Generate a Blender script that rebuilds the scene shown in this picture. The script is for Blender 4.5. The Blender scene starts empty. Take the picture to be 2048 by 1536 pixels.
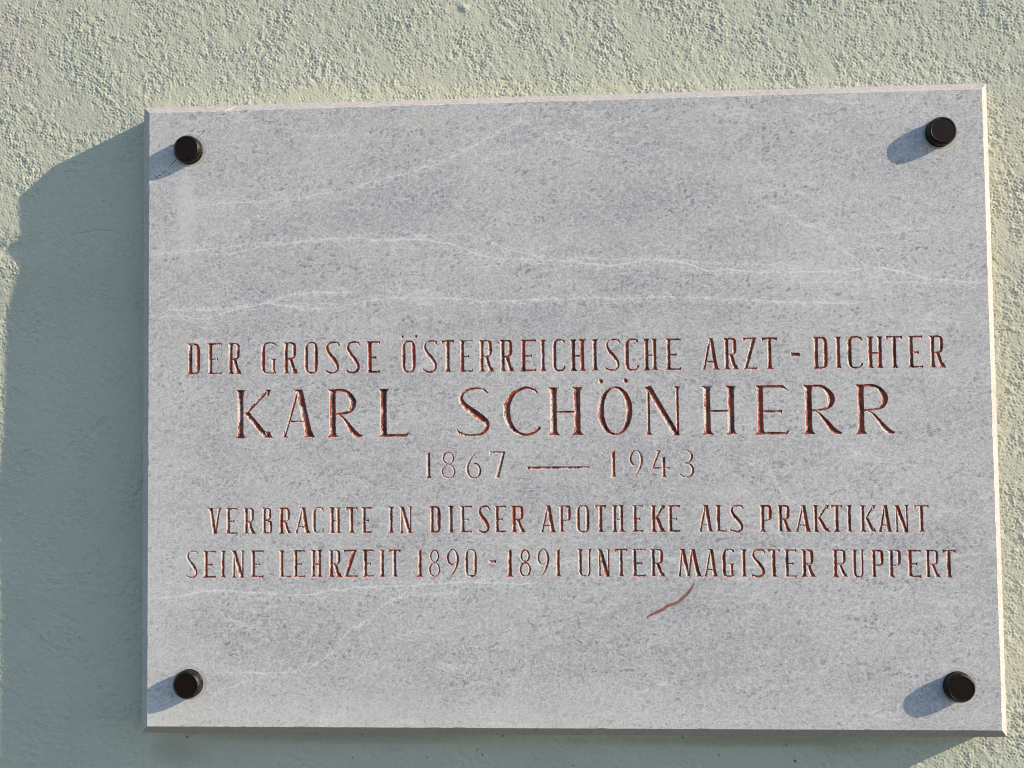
import bpy, math, random
import numpy as np
from mathutils import Matrix, Vector
from mathutils.geometry import delaunay_2d_cdt

random.seed(7)
rng = np.random.default_rng(11)
C = bpy.context.scene.collection
SC = bpy.context.scene

# ---------------------------------------------------------------- camera, sky, sun
S = 0.0004                 # metres per plaque unit (the plaque face is 1626 x 1210 units = 65 x 48 cm)
FW, FH = 1626.1, 1210.3    # face size in units
ZF = 80.0                  # the face stands 80 units (32 mm) off the wall
OX, OZ = -0.32, 1.95       # world place of the face's upper left corner


def rot(a, b, c):
    ca, sa, cb, sb, cc, sc = math.cos(a), math.sin(a), math.cos(b), math.sin(b), math.cos(c), math.sin(c)
    rx = np.array([[1, 0, 0], [0, ca, -sa], [0, sa, ca]])
    ry = np.array([[cb, 0, sb], [0, 1, 0], [-sb, 0, cb]])
    rz = np.array([[cc, -sc, 0], [sc, cc, 0], [0, 0, 1]])
    return rz @ ry @ rx


FOC = 2000.0
RM = rot(math.radians(-2.43), math.radians(3.10), math.radians(-0.79))
TV = np.array([-725.0, -541.9, 2000.0])
CAMC = -RM.T @ TV          # camera centre in plaque units (x right, y down, z into the wall)


def un(u, v, z=0.0):
    """where the sight line of a measured point meets the plane z units behind the plaque face"""
    d = RM.T @ np.array([(u - 1024) / FOC, (v - 768) / FOC, 1.0])
    k = (z - CAMC[2]) / d[2]
    p = CAMC + k * d
    return float(p[0]), float(p[1])


def W(x, y, z=0.0):        # plaque units -> world
    return (OX + x * S, (z - ZF) * S, OZ - y * S)


cam = bpy.data.cameras.new('camera')
cam.sensor_width = 36.0
cam.lens = 36.0 * FOC / 2048
cam.clip_start = 0.01
cam.clip_end = 100
co = bpy.data.objects.new('camera', cam)
C.objects.link(co)
ax = RM[0]; ay = -RM[1]; az = -RM[2]
def wd(v):
    return Vector((v[0], v[2], -v[1]))
m3 = Matrix((wd(ax), wd(ay), wd(az))).transposed()
co.matrix_world = Matrix.Translation(Vector(W(*CAMC))) @ m3.to_4x4()
SC.camera = co

sun_dir = Vector((3.91, -1.0, 1.80)).normalized()
world = bpy.data.worlds.new('World')
SC.world = world
world.use_nodes = True
nt = world.node_tree
bg = nt.nodes['Background']
sky = nt.nodes.new('ShaderNodeTexSky')
sky.sky_type = 'NISHITA'
sky.sun_disc = False
sky.sun_elevation = math.asin(sun_dir.z)
sky.sun_rotation = math.atan2(sun_dir.x, sun_dir.y)
sky.dust_density = 0.2
sky.ozone_density = 3.6
sky.air_density = 1.0
nt.links.new(sky.outputs[0], bg.inputs[0])
bg.inputs[1].default_value = 0.15
sl = bpy.data.lights.new('sun', 'SUN')
sl.energy = 5.0
sl.angle = math.radians(0.5)
sl.color = (1.0, 0.85, 0.64)
so = bpy.data.objects.new('sun', sl)
C.objects.link(so)
so.rotation_euler = sun_dir.to_track_quat('Z', 'Y').to_euler()
SC.view_settings.view_transform = 'Standard'
SC.view_settings.look = 'None'
SC.view_settings.exposure = 0.66
SC.cycles.filter_width = 1.1
SC.view_settings.gamma = 1


# ---------------------------------------------------------------- material helpers
class NT:
    def __init__(s, name):
        s.m = bpy.data.materials.new(name)
        s.m.use_nodes = True
        s.t = s.m.node_tree
        s.b = s.t.nodes['Principled BSDF']

    def n(s, typ, **kw):
        nd = s.t.nodes.new(typ)
        for k, v in kw.items():
            setattr(nd, k, v)
        return nd

    def put(s, sock, v):
        if isinstance(v, bpy.types.NodeSocket):
            s.t.links.new(v, sock)
        elif v is not None:
            if sock.type == 'RGBA' and len(v) == 3:
                v = (*v, 1)
            sock.default_value = v

    def math(s, op, a, b=None, c=None, clamp=False):
        nd = s.n('ShaderNodeMath', operation=op, use_clamp=clamp)
        s.put(nd.inputs[0], a)
        if b is not None: s.put(nd.inputs[1], b)
        if c is not None: s.put(nd.inputs[2], c)
        return nd.outputs[0]

    def vm(s, op, a, b=None, scale=None):
        nd = s.n('ShaderNodeVectorMath', operation=op)
        s.put(nd.inputs[0], a)
        if b is not None: s.put(nd.inputs[1], b)
        if scale is not None: s.put(nd.inputs['Scale'], scale)
        return nd.outputs['Value'] if op in ('LENGTH', 'DISTANCE', 'DOT_PRODUCT') else nd.outputs[0]

    def ss(s, x, lo, hi, a=0.0, b=1.0):      # smoothstep
        nd = s.n('ShaderNodeMapRange', interpolation_type='SMOOTHSTEP')
        s.put(nd.inputs[0], x)
        for i, v in enumerate((lo, hi, a, b)): s.put(nd.inputs[i + 1], v)
        return nd.outputs[0]

    def noise(s, v, scale, detail=2.0, rough=0.5, dist=0.0, col=False):
        nd = s.n('ShaderNodeTexNoise')
        s.put(nd.inputs['Vector'], v)
        nd.inputs['Scale'].default_value = scale
        nd.inputs['Detail'].default_value = detail
        nd.inputs['Roughness'].default_value = rough
        nd.inputs['Distortion'].default_value = dist
        return nd.outputs['Color' if col else 'Fac']

    def mix(s, f, a, b, mode='MIX'):
        nd = s.n('ShaderNodeMix', data_type='RGBA', blend_type=mode)
        s.put(nd.inputs[0], f); s.put(nd.inputs[6], a); s.put(nd.inputs[7], b)
        return nd.outputs[2]

    def bump(s, h, strength, dist):
        nd = s.n('ShaderNodeBump')
        nd.inputs['Strength'].default_value = strength
        nd.inputs['Distance'].default_value = dist
        s.put(nd.inputs['Height'], h)
        s.put(s.b.inputs['Normal'], nd.outputs[0])

    def coord(s, unit=1.0 / S):               # object coordinates in plaque units
        tc = s.n('ShaderNodeTexCoord')
        return s.vm('SCALE', tc.outputs['Object'], scale=unit)

    def sep(s, v):
        nd = s.n('ShaderNodeSeparateXYZ'); s.put(nd.inputs[0], v); return nd.outputs


CAPS = [un(371.4, 296.0, -20), un(1886.9, 259.6, -20), un(1923.8, 1377.7, -20), un(370.9, 1371.8, -20)]
CRACK = [(466, 208), (451.7, 221.8), (449, 225.5), (446, 230), (437, 237.4), (425.3, 247), (414, 254), (406.7, 262.8), (400, 271.6), (384, 290),
         (358, 316.5), (345, 326), (335.5, 339), (323.7, 348.7), (315, 352), (308, 360.4), (302.5, 363), (298.4, 365.3), (288, 380)]

# veins of the marble, measured on the face: points, half width, strength
def tl(*p): return [(290 + x * .42, 170 + y * .42) for x, y in p]
def tr(*p): return [(1120 + x * .42, 170 + y * .42) for x, y in p]
def bl(*p): return [(290 + x * .42, 1140 + y * .42) for x, y in p]
def br(*p): return [(1120 + x * .4346, 1140 + y * .4346) for x, y in p]
VEINS = [
    (tl((200, 590), (330, 565), (450, 560), (620, 548), (740, 543), (820, 518), (980, 495), (1090, 460), (1220, 425), (1400, 370), (1560, 290), (1700, 215), (1880, 115)), 2.6, .8),
    (tl((20, 803), (150, 797), (400, 770), (520, 755), (700, 747), (880, 735), (1000, 730), (1180, 735), (1290, 718), (1430, 712), (1560, 715), (1680, 765), (1800, 800), (1950, 830)), 2.6, .8),
    (tl((280, 805), (380, 803), (480, 790), (600, 762), (800, 748), (900, 742)), 2.2, .6),
    (tl((1000, 733), (1040, 735), (1200, 740), (1300, 735), (1420, 750), (1500, 770), (1600, 810), (1750, 830)) + tr((0, 835), (130, 850), (240, 860), (350, 843), (520, 835), (600, 850), (700, 880), (850, 880), (1000, 895), (1200, 890), (1330, 892), (1480, 870), (1600, 885), (1750, 920), (1900, 935), (2035, 945)), 3.2, .95),
    (tr((0, 822), (150, 826), (300, 828), (480, 826), (600, 835), (750, 850), (900, 850), (1050, 860), (1200, 872), (1330, 888)), 2.0, .6),
    (tr((1000, 895), (1100, 935), (1300, 935), (1500, 940), (1800, 942), (2030, 975)), 2.4, .55),
    (tl((20, 1110), (150, 1100), (290, 1110), (400, 1080), (560, 1040), (700, 1000), (850, 988), (1000, 985)), 2.2, .95),
    (tl((60, 1080), (200, 1068), (330, 1072), (560, 1040), (700, 1055), (850, 1065), (960, 1050), (1080, 1022), (1300, 1015), (1500, 1018), (1620, 1030), (1800, 1025), (1976, 1022)) + tr((20, 1024), (150, 1012), (280, 1020), (500, 1008), (650, 1015), (850, 1022), (1150, 1035), (1400, 1040)), 2.2, .85),
    (tl((300, 1085), (560, 1045), (760, 1048), (900, 1040), (1060, 1030)), 2.0, .5),
    (bl((20, 135), (150, 125), (300, 98), (420, 105), (600, 115), (800, 115), (940, 92), (1100, 78), (1250, 75), (1500, 60), (1700, 62), (1880, 65)), 3.0, .9),
    (bl((60, 55), (180, 65), (300, 98), (360, 104)), 2.2, .5),
    (bl((300, 490), (560, 488), (740, 478), (820, 440), (900, 385), (960, 300), (1080, 220), (1160, 150), (1300, 120), (1500, 95), (1560, 60), (1700, 30)), 2.6, .7),
    (bl((280, 620), (400, 560), (550, 510), (760, 470)), 2.2, .5),
    (tl((1500, 880), (1620, 865), (1760, 845), (1900, 850), (2040, 842)), 2.0, .5),
    (tl((1380, 450), (1520, 435), (1640, 350), (1800, 300), (1950, 230)) + tr((150, 210), (250, 180), (400, 150)), 2.4, .45),
    (tl((80, 720), (250, 718), (380, 690), (560, 620), (760, 530)), 2.0, .45),
    (tr((940, 550), (1050, 600), (1150, 660), (1270, 700), (1340, 780), (1430, 830)), 9.0, .5),
    (tr((860, 290), (960, 380), (1010, 430), (1060, 470)), 7.0, .35),
    (tr((900, 520), (1000, 500), (1150, 470), (1300, 450)), 5.0, .3),
    (tl((740, 250), (800, 248), (860, 240), (950, 236), (1000, 245)), 5.0, .6),
    ([(1040, 1128), (1130, 1125), (1170, 1117), (1228, 1115), (1306, 1113), (1345, 1117), (1500, 1106), (1700, 1112), (1900, 1115), (1990, 1098)], 7.0, .5),
    ([(1480, 895), (1500, 915), (1535, 932), (1550, 962), (1565, 985), (1590, 1005), (1625, 1025)], 3.2, .6),
    ([(1650, 1095), (1750, 1060), (1850, 1030), (1930, 1015), (1990, 980)], 3.0, .5),
    (br((300, 565), (400, 550), (480, 520), (540, 540)), 3.0, .45),
    (br((1520, 330), (1580, 305), (1640, 305), (1700, 345)), 2.4, .4),
    (br((1250, 190), (1330, 180), (1500, 110), (1650, 100)), 2.4, .35),
]


def stone_material(name, face=True):
    k = NT(name)
    p = k.coord()
    warp = k.noise(p, .02, 3, .6, col=True)
    wv = k.vm('SCALE', k.vm('SUBTRACT', warp, (.5, .5, .5)), scale=30.0)
    pw = k.vm('ADD', p, wv)
    # pieces of the fabric: thin pale threads, dark grains, cloudy tone
    flow = k.vm('MULTIPLY', pw, (0.85, 1, 1.1))
    r1 = k.math('ABSOLUTE', k.math('SUBTRACT', k.noise(flow, .085, 2.0, .5, .15), .5))
    t1 = k.ss(r1, .0, .05, 1, 0)
    r2 = k.math('ABSOLUTE', k.math('SUBTRACT', k.noise(k.vm('ADD', flow, (91, 37, 53)), .16, 1.5, .5, .1), .5))
    t2 = k.ss(r2, .0, .06, 1, 0)
    thread = k.math('MAXIMUM', t1, k.math('MULTIPLY', t2, .8))
    warped = k.vm('MULTIPLY', k.vm('ADD', pw, k.vm('SCALE', k.noise(p, .22, 2, .5, col=True), scale=8.0)), (0.72, 1, 1.15))
    wx, wy, wz = k.sep(warped)[:3]
    grain = None
    for sc_, off, lo_, mx in ((.075, 0.0, .60, .33), (.14, 47.0, .12, .44)):
        vo = k.n('ShaderNodeTexVoronoi', voronoi_dimensions='2D')
        cm = k.n('ShaderNodeCombineXYZ')
        k.put(cm.inputs[0], k.math('ADD', wx, k.math('MULTIPLY', wy, .6))); k.put(cm.inputs[1], k.math('ADD', k.math('ADD', wz, k.math('MULTIPLY', wy, .8)), off))
        k.put(vo.inputs['Vector'], cm.outputs[0])
        vo.inputs['Scale'].default_value = sc_
        sepc = k.n('ShaderNodeSeparateColor'); k.put(sepc.inputs[0], vo.outputs['Color'])
        size = k.ss(sepc.outputs[0], lo_, 1.0, .02, mx)
        g_ = k.math('MULTIPLY', k.ss(k.math('DIVIDE', vo.outputs['Distance'], size), .55, 1.15, 1, 0), k.ss(sepc.outputs[1], 0, 1, .35, 1))
        grain = g_ if grain is None else k.math('MAXIMUM', grain, g_)
    cloud = k.noise(k.vm('MULTIPLY', pw, (.45, 1, 1.1)), .0055, 6, .68)
    cl2 = k.noise(k.vm('MULTIPLY', pw, (.35, 1, 1.2)), .02, 4, .6)
    fine = k.noise(p, .33, 2, .6)
    dens = k.ss(cl2, .34, .66, .25, 1)
    base = k.mix(k.ss(cloud, .33, .60), (.405, .387, .398), (.525, .498, .492))
    base = k.mix(k.math('MULTIPLY', k.ss(fine, .35, .65), .5), base, (.24, .245, .265))
    col = k.mix(k.math('MULTIPLY', thread, .56), base, (.71, .70, .695))
    col = k.mix(k.math('MULTIPLY', grain, k.math('MULTIPLY', dens, .78)), col, (.17, .18, .20))
    if face:
        x, _, z = k.sep(p)[:3]
        y = k.math('MULTIPLY', z, -1.0)
        un_ = k.math('DIVIDE', x, FW)
        wob = k.math('MULTIPLY', k.math('SUBTRACT', k.noise(p, .028, 2.5, .5), .5), 11.0)
        wid = k.ss(k.noise(p, .02, 2, .5), .3, .7, .3, 1.0)
        brk = k.ss(k.noise(k.vm('MULTIPLY', p, (1, 1, 3)), .035, 3, .6), .3, .6, .38, 1)
        yw = k.math('ADD', y, wob)
        total = None
        for (sx_, sz_, sc_, thr, st_) in ((.16, 1.0, .011, .010, .75), (.22, 1.0, .016, .009, .6)):
            q_ = k.vm('ADD', k.vm('MULTIPLY', k.vm('ADD', p, wv), (sx_, 1, sz_)), (sc_ * 900, 77, 0))
            r_ = k.math('ABSOLUTE', k.math('SUBTRACT', k.noise(q_, sc_, 3.5, .55), .5))
            gate = k.ss(k.noise(k.vm('ADD', p, (300 * sx_, 0, 0)), .006, 2, .5), .48, .62)
            v = k.math('MULTIPLY', k.math('MULTIPLY', k.ss(r_, 0, thr, 1, 0), gate), k.math('MULTIPLY', brk, st_))
            total = v if total is None else k.math('MAXIMUM', total, v)
        for vi, (pts, w, st) in enumerate(VEINS):
            q = sorted(un(*a) for a in pts)
            cv = k.n('ShaderNodeFloatCurve')
            c = cv.mapping.curves[0]
            xs = [max(0, min(1, a[0] / FW)) for a in q]; ys = [a[1] / FH for a in q]
            xs = [(a - xs[0]) / (xs[-1] - xs[0]) for a in xs]
            lo, hi = q[0][0], q[-1][0]
            c.points[0].location = (0, ys[0]); c.points[1].location = (1, ys[-1])
            for a, b in list(zip(xs, ys))[1:-1]: c.points.new(a, b)
            cv.mapping.update()
            k.put(cv.inputs['Value'], k.math('DIVIDE', k.math('SUBTRACT', x, lo), hi - lo, clamp=True))
            d = k.math('ABSOLUTE', k.math('SUBTRACT', yw, k.math('MULTIPLY', cv.outputs[0], FH)))
            line = k.math('SUBTRACT', 1.0, k.math('DIVIDE', d, k.math('MULTIPLY', wid, w * 1.1)), clamp=True)
            halo = k.math('MULTIPLY', k.math('SUBTRACT', 1.0, k.math('DIVIDE', d, w * 5.5 if w < 5 else w * 2), clamp=True), k.math('ADD', .12, k.math('MULTIPLY', thread, .95)))
            en = k.math('MULTIPLY', k.ss(x, lo - 5, lo + 30), k.ss(x, hi - 30, hi + 5, 1, 0))
            v = k.math('MULTIPLY', k.math('MULTIPLY', k.math('ADD', line, halo), brk), k.math('MULTIPLY', en, st))
            total = v if total is None else k.math('MAXIMUM', total, v)
        col = k.mix(k.math('MULTIPLY', total, .78, clamp=True), col, (.70, .695, .69))
        # washed pale, slightly cream strip along the bottom and lower left corner
        low = k.math('MULTIPLY', k.ss(k.math('ADD', y, k.math('MULTIPLY', k.noise(p, .012, 3), 90)), FH - 60, FH + 30), k.ss(x, 300, 1500, 1, .25))
        lft = k.math('MULTIPLY', k.ss(k.math('ADD', x, k.math('MULTIPLY', k.noise(p, .015, 3), 120)), 60, 230, 1, 0), k.ss(y, 100, 1200, .12, .8))
        col = k.mix(k.math('MULTIPLY', k.math('MAXIMUM', low, lft), .42), col, (.66, .65, .61))
        for u, v, su, sv, st in ((372, 420, 26, 110, .5), (430, 420, 60, 60, .25), (1600, 520, 110, 60, .25), (1480, 360, 60, 60, .2)):
            qx, qy = un(u, v)
            dd = k.vm('LENGTH', k.vm('MULTIPLY', k.vm('SUBTRACT', p, (qx, 0, -qy)), (1 / su, 0, 1 / sv)))
            dd = k.math('ADD', dd, k.math('MULTIPLY', k.math('SUBTRACT', k.noise(p, .03, 3, .6), .5), 1.0))
            col = k.mix(k.math('MULTIPLY', k.ss(dd, .3, 1.2, 1, 0), st), col, (.62, .62, .62))
        # sawn bevel and edges: browner, dustier than the rubbed face
        dep_ = k.sep(p)[1]
        col = k.mix(k.math('MULTIPLY', k.ss(dep_, .6, 3), .5), col, k.mix(k.ss(k.noise(p, .12, 3, .6), .35, .65), (.43, .37, .325), (.31, .27, .25)))
        # yellowish lichen tinge in a few places
        tin = k.ss(k.noise(p, .01, 4, .6), .60, .74)
        col = k.mix(k.math('MULTIPLY', tin, .22), col, (.50, .47, .33))
        # faint rings where the caps' washers sat
        for cx, cy in CAPS:
            dd = k.vm('DISTANCE', p, (cx + 1, 0, -(cy - 1)))
            ring = k.math('MULTIPLY', k.ss(dd, 33, 36, 1, 0), .42)
            col = k.mix(ring, col, (.36, .38, .37))
            edge = k.math('MULTIPLY', k.ss(k.math('ABSOLUTE', k.math('SUBTRACT', dd, 35.5)), 0, 2.2, 1, 0), .4)
            col = k.mix(edge, col, (.62, .62, .6))
        # pale chipped lips of the crack
        q = sorted(un(*a) for a in CRACK)
        cv = k.n('ShaderNodeFloatCurve'); c = cv.mapping.curves[0]
        lo, hi = q[0][0], q[-1][0]
        c.points[0].location = (0, q[0][1] / 300); c.points[1].location = (1, q[-1][1] / 300)
        for a, b in q[1:-1]: c.points.new((a - lo) / (hi - lo), b / 300)
        cv.mapping.update()
        k.put(cv.inputs['Value'], k.math('DIVIDE', k.math('SUBTRACT', x, lo), hi - lo, clamp=True))
        d = k.math('ABSOLUTE', k.math('SUBTRACT', y, k.math('MULTIPLY', cv.outputs[0], 300)))
        lip = k.math('MULTIPLY', k.ss(k.math('ADD', d, k.math('MULTIPLY', fine, 3)), 1.5, 4.5, 1, 0), k.math('MULTIPLY', k.ss(x, lo - 2, lo + 2), k.ss(x, hi - 2, hi + 2, 1, 0)))
        col = k.mix(k.math('MULTIPLY', lip, 1.0), col, (.78, .73, .65))
    k.put(k.b.inputs['Base Color'], col)
    k.b.inputs['Roughness'].default_value = .62
    k.b.inputs['Specular IOR Level'].default_value = .3
    h = k.math('ADD', k.math('MULTIPLY', grain, -.6), k.math('ADD', k.math('MULTIPLY', thread, .2), k.noise(p, .12, 4, .65)))
    k.bump(h, .35, S * .35)
    return k.m


def carve_material(name, paint, seed=0.0, amount=.5):
    """worn oil paint in the V cut letters, bare bright stone where it has flaked off"""
    k = NT(name)
    p = k.coord()
    oi = k.n('ShaderNodeObjectInfo')
    rnd = oi.outputs['Random']
    po = k.vm('ADD', p, k.vm('SCALE', (1, 1, 1), scale=k.math('MULTIPLY', rnd, 900.0)))
    big = k.noise(k.vm('MULTIPLY', po, (1, 1, .45)), .05, 2, .5)
    fl = k.noise(k.vm('MULTIPLY', po, (1, 1, .42)), .26, 4, .72)
    x, dep, z = k.sep(p)[:3]
    deep = k.ss(dep, .1, 1.2)            # paint holds in the depth of the cut, lips are worn bare
    a = k.math('ADD', k.math('MULTIPLY', big, .60), k.math('MULTIPLY', fl, .75))
    geo = k.n('ShaderNodeNewGeometry')          # shading put into the colour: walls facing the sun pale, averted ones dark
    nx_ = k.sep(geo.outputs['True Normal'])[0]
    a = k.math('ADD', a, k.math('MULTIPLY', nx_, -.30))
    a = k.math('ADD', a, k.math('MULTIPLY', deep, .16))
    a = k.math('ADD', a, k.math('MULTIPLY', k.math('SUBTRACT', k.sep(oi.outputs['Color'])[0], .5), 1.0))
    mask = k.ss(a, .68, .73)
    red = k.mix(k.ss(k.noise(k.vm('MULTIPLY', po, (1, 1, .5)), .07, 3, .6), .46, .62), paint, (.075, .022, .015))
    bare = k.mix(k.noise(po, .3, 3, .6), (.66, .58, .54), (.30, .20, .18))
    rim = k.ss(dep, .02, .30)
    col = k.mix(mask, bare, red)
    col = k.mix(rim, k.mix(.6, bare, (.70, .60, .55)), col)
    k.put(k.b.inputs['Base Color'], col)
    k.put(k.b.inputs['Roughness'], k.math('ADD', k.math('MULTIPLY', mask, -.2), .7))
    k.b.inputs['Specular IOR Level'].default_value = .3
    k.bump(k.noise(po, .3, 4, .7), .25, S * .4)
    return k.m


def wall_material(far=False):
    k = NT('wall_plaster')
    p = k.coord()
    big = k.noise(p, .003, 4, .6)
    mid = k.noise(p, .02, 4, .6)
    fine = k.noise(p, .25, 4, .7)
    col = k.mix(k.ss(big, .3, .7), (.475, .485, .398), (.52, .515, .412))
    col = k.mix(k.math('MULTIPLY', k.ss(mid, .4, .75), .35), col, (.50, .48, .38))
    col = k.mix(k.math('MULTIPLY', k.ss(fine, .5, .75), .25), col, (.36, .38, .32))
    sp = k.n('ShaderNodeTexVoronoi'); k.put(sp.inputs['Vector'], p); sp.inputs['Scale'].default_value = .035
    sc = k.n('ShaderNodeSeparateColor'); k.put(sc.inputs[0], sp.outputs['Color'])
    spot = k.math('MULTIPLY', k.ss(sp.outputs['Distance'], .04, .075, 1, 0), k.ss(sc.outputs[1], .86, .9))
    col = k.mix(k.math('MULTIPLY', spot, .7), col, (.07, .07, .06))
    ch = k.math('MULTIPLY', k.ss(sp.outputs['Distance'], .05, .10, 1, 0), k.ss(sc.outputs[2], .93, .95))
    col = k.mix(k.math('MULTIPLY', ch, .5), col, (.50, .55, .52))
    # flecks of dirt and a brownish run below the plaque, a pale rubbed spot or two
    for u, v, rad in ((725, 1468, 2.6), (955, 1499, 1.8), (965, 1509, 2.2), (855, 1515, 1.8), (1365, 1475, 2.2), (1438, 1510, 1.8), (1590, 1522, 3.0), (1573, 1490, 2), (372, 1476, 2.4), (1005, 1472, 2.2), (1755, 1498, 1.6), (320, 62, 3.5), (1068, 152, 2.2)):
        qx, qy = un(u, v, ZF)
        dd = k.vm('DISTANCE', k.vm('MULTIPLY', p, (1, 0, 1)), (qx, 0, -qy))
        col = k.mix(k.math('MULTIPLY', k.ss(k.math('ADD', dd, k.math('MULTIPLY', fine, 3)), rad * .6 + 1, rad * 1.3 + 1.6, 1, 0), .85), col, (.05, .045, .04))
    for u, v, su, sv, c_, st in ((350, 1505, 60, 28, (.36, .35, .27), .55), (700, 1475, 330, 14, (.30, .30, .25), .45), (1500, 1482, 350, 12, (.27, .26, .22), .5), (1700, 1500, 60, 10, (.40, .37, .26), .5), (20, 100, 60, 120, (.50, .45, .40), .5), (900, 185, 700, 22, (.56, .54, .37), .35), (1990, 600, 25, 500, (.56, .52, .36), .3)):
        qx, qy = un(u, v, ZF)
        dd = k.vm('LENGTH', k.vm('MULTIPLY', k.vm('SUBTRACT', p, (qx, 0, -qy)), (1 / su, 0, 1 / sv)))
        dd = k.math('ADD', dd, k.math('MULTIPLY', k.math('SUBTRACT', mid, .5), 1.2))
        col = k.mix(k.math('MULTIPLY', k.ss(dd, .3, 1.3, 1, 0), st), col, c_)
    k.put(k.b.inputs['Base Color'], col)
    k.b.inputs['Roughness'].default_value = .85
    k.b.inputs['Specular IOR Level'].default_value = .2
    if far:
        k.bump(k.math('ADD', k.noise(p, .10, 3, .6), k.math('MULTIPLY', k.noise(p, .04, 2, .6), .5)), 1.0, S * 5)
    else:
        k.bump(k.math('ADD', k.noise(p, .22, 3, .6), k.math('MULTIPLY', k.noise(p, .6, 2, .6), .5)), .5, S * 1.2)
    return k.m


def cap_material():
    k = NT('blackened_metal')
    p = k.coord()
    n1 = k.noise(p, .12, 4, .7)
    col = k.mix(k.ss(n1, .45, .7), (.012, .011, .010), (.06, .05, .042))
    k.put(k.b.inputs['Base Color'], col)
    k.b.inputs['Metallic'].default_value = .7
    k.put(k.b.inputs['Roughness'], k.ss(n1, .3, .7, .33, .58))
    k.bump(k.noise(p, .3, 3, .7), .25, S * .8)
    return k.m


def cap_face_material():
    k = NT('brown_cap_face')
    p = k.coord()
    oi = k.n('ShaderNodeObjectInfo')
    po = k.vm('ADD', p, k.vm('SCALE', (1, 1, 1), scale=k.math('MULTIPLY', oi.outputs['Random'], 100.0)))
    sc1 = k.noise(k.vm('MULTIPLY', po, (.12, 1, 1.6)), .5, 2, .6)
    sc2 = k.noise(k.vm('MULTIPLY', po, (1.4, 1, .12)), .5, 2, .6)
    scr = k.math('MAXIMUM', k.ss(sc1, .68, .76), k.ss(sc2, .70, .78))
    col = k.mix(k.noise(po, .08, 3, .6), (.007, .0032, .0026), (.012, .0052, .0042))
    col = k.mix(k.math('MULTIPLY', scr, .3), col, (.07, .05, .04))
    k.put(k.b.inputs['Base Color'], col)
    k.b.inputs['Roughness'].default_value = .55
    k.b.inputs['Specular IOR Level'].default_value = .12
    return k.m


M_FACE = stone_material('grey_marble')
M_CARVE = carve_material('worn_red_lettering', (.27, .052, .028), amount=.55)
M_WALL = wall_material()
M_CAP = cap_material()
M_CAPF = cap_face_material()


# ---------------------------------------------------------------- object helpers
def mesh_obj(name, verts, faces, mat, parent=None, origin=(0, 0, 0), smooth=False, paint=.5):
    me = bpy.data.meshes.new(name)
    o3 = np.array(origin, float)
    v = np.asarray(verts, float) - o3
    me.from_pydata(v.tolist(), [], faces)
    me.materials.append(mat)
    me.update()
    if smooth:
        me.shade_smooth()
    o = bpy.data.objects.new(name, me)
    o.color = (paint, paint, paint, 1)
    C.objects.link(o)
    if parent:
        o.parent = parent
        o.location = Vector(origin) - Vector(parent.location)
    else:
        o.location = origin
    return o


FACE0 = W(0, 0, 0)      # world place of the face's corner: local coordinates there are plaque units * S

# ---------------------------------------------------------------- wall: plaster as real relief
def band(shape, step, lam, spread, seed, aniso=1.0):
    """random field with most of its power near wavelength lam (units)"""
    r = np.random.default_rng(seed)
    h, w = shape
    f = np.fft.rfft2(r.standard_normal((h, w)))
    fy = np.fft.fftfreq(h, step)[:, None] * aniso
    fx = np.fft.rfftfreq(w, step)[None, :]
    k = np.sqrt(fx * fx + fy * fy) + 1e-9
    g = np.exp(-(np.log(k * lam)) ** 2 / (2 * spread ** 2))
    g[0, 0] = 0
    out = np.fft.irfft2(f * g, s=(h, w))
    return out / out.std()


STEP = 1.8
x0, y0 = un(-55, -60, ZF); x1, _ = un(2120, -60, ZF); _, y1 = un(1000, 1600, ZF)
fx0_, fx1_, fy0_, fy1_ = x0, x1, y0, y1        # full detail inside, every second vertex in a 450 unit rim beyond
x0 -= 450; x1 += 450; y0 -= 450; y1 += 450
nx = int((x1 - x0) / STEP) + 1; ny = int((y1 - y0) / STEP) + 1
gx = x0 + np.arange(nx) * STEP; gy = y0 + np.arange(ny) * STEP
GX, GY = np.meshgrid(gx, gy)
sh = (ny, nx)
n9 = band(sh, STEP, 8.0, .48, 1)
n9b = band(sh, STEP, 5.6, .22, 8)
n20 = band(sh, STEP, 22, .35, 2)
n60 = band(sh, STEP, 70, .4, 3)
n400 = band(sh, STEP, 420, .4, 4)
amp = band(sh, STEP, 170, .5, 5)
amp2 = band(sh, STEP, 60, .5, 6)
rough = np.clip(.88 + .26 * amp + .22 * amp2, .28, 1.6)
# the plaster is rougher at the top and right, trowelled smoother low on the left and under the plaque
def sst(v, a, b):
    t = np.clip((v - a) / (b - a), 0, 1); return t * t * (3 - 2 * t)
smooth_low = 1 + .15 * sst(GY, 250, 800) * (1 - sst(GX, 1500, 1650)) - .30 * sst(GY, 1150, 1260) * (1 - sst(GX, 1500, 1650)) * sst(GX, -100, 100)
rough = rough * smooth_low
bead = np.tanh(n9 * .8) * .6 + np.maximum(n9 - .5, 0) * .40
H = rough * (.62 * bead + .12 * n9b + .25 * n20) - 1.5 * np.maximum(-n9b - 1.5, 0) + .16 * n60 + .22 * n400
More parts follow.
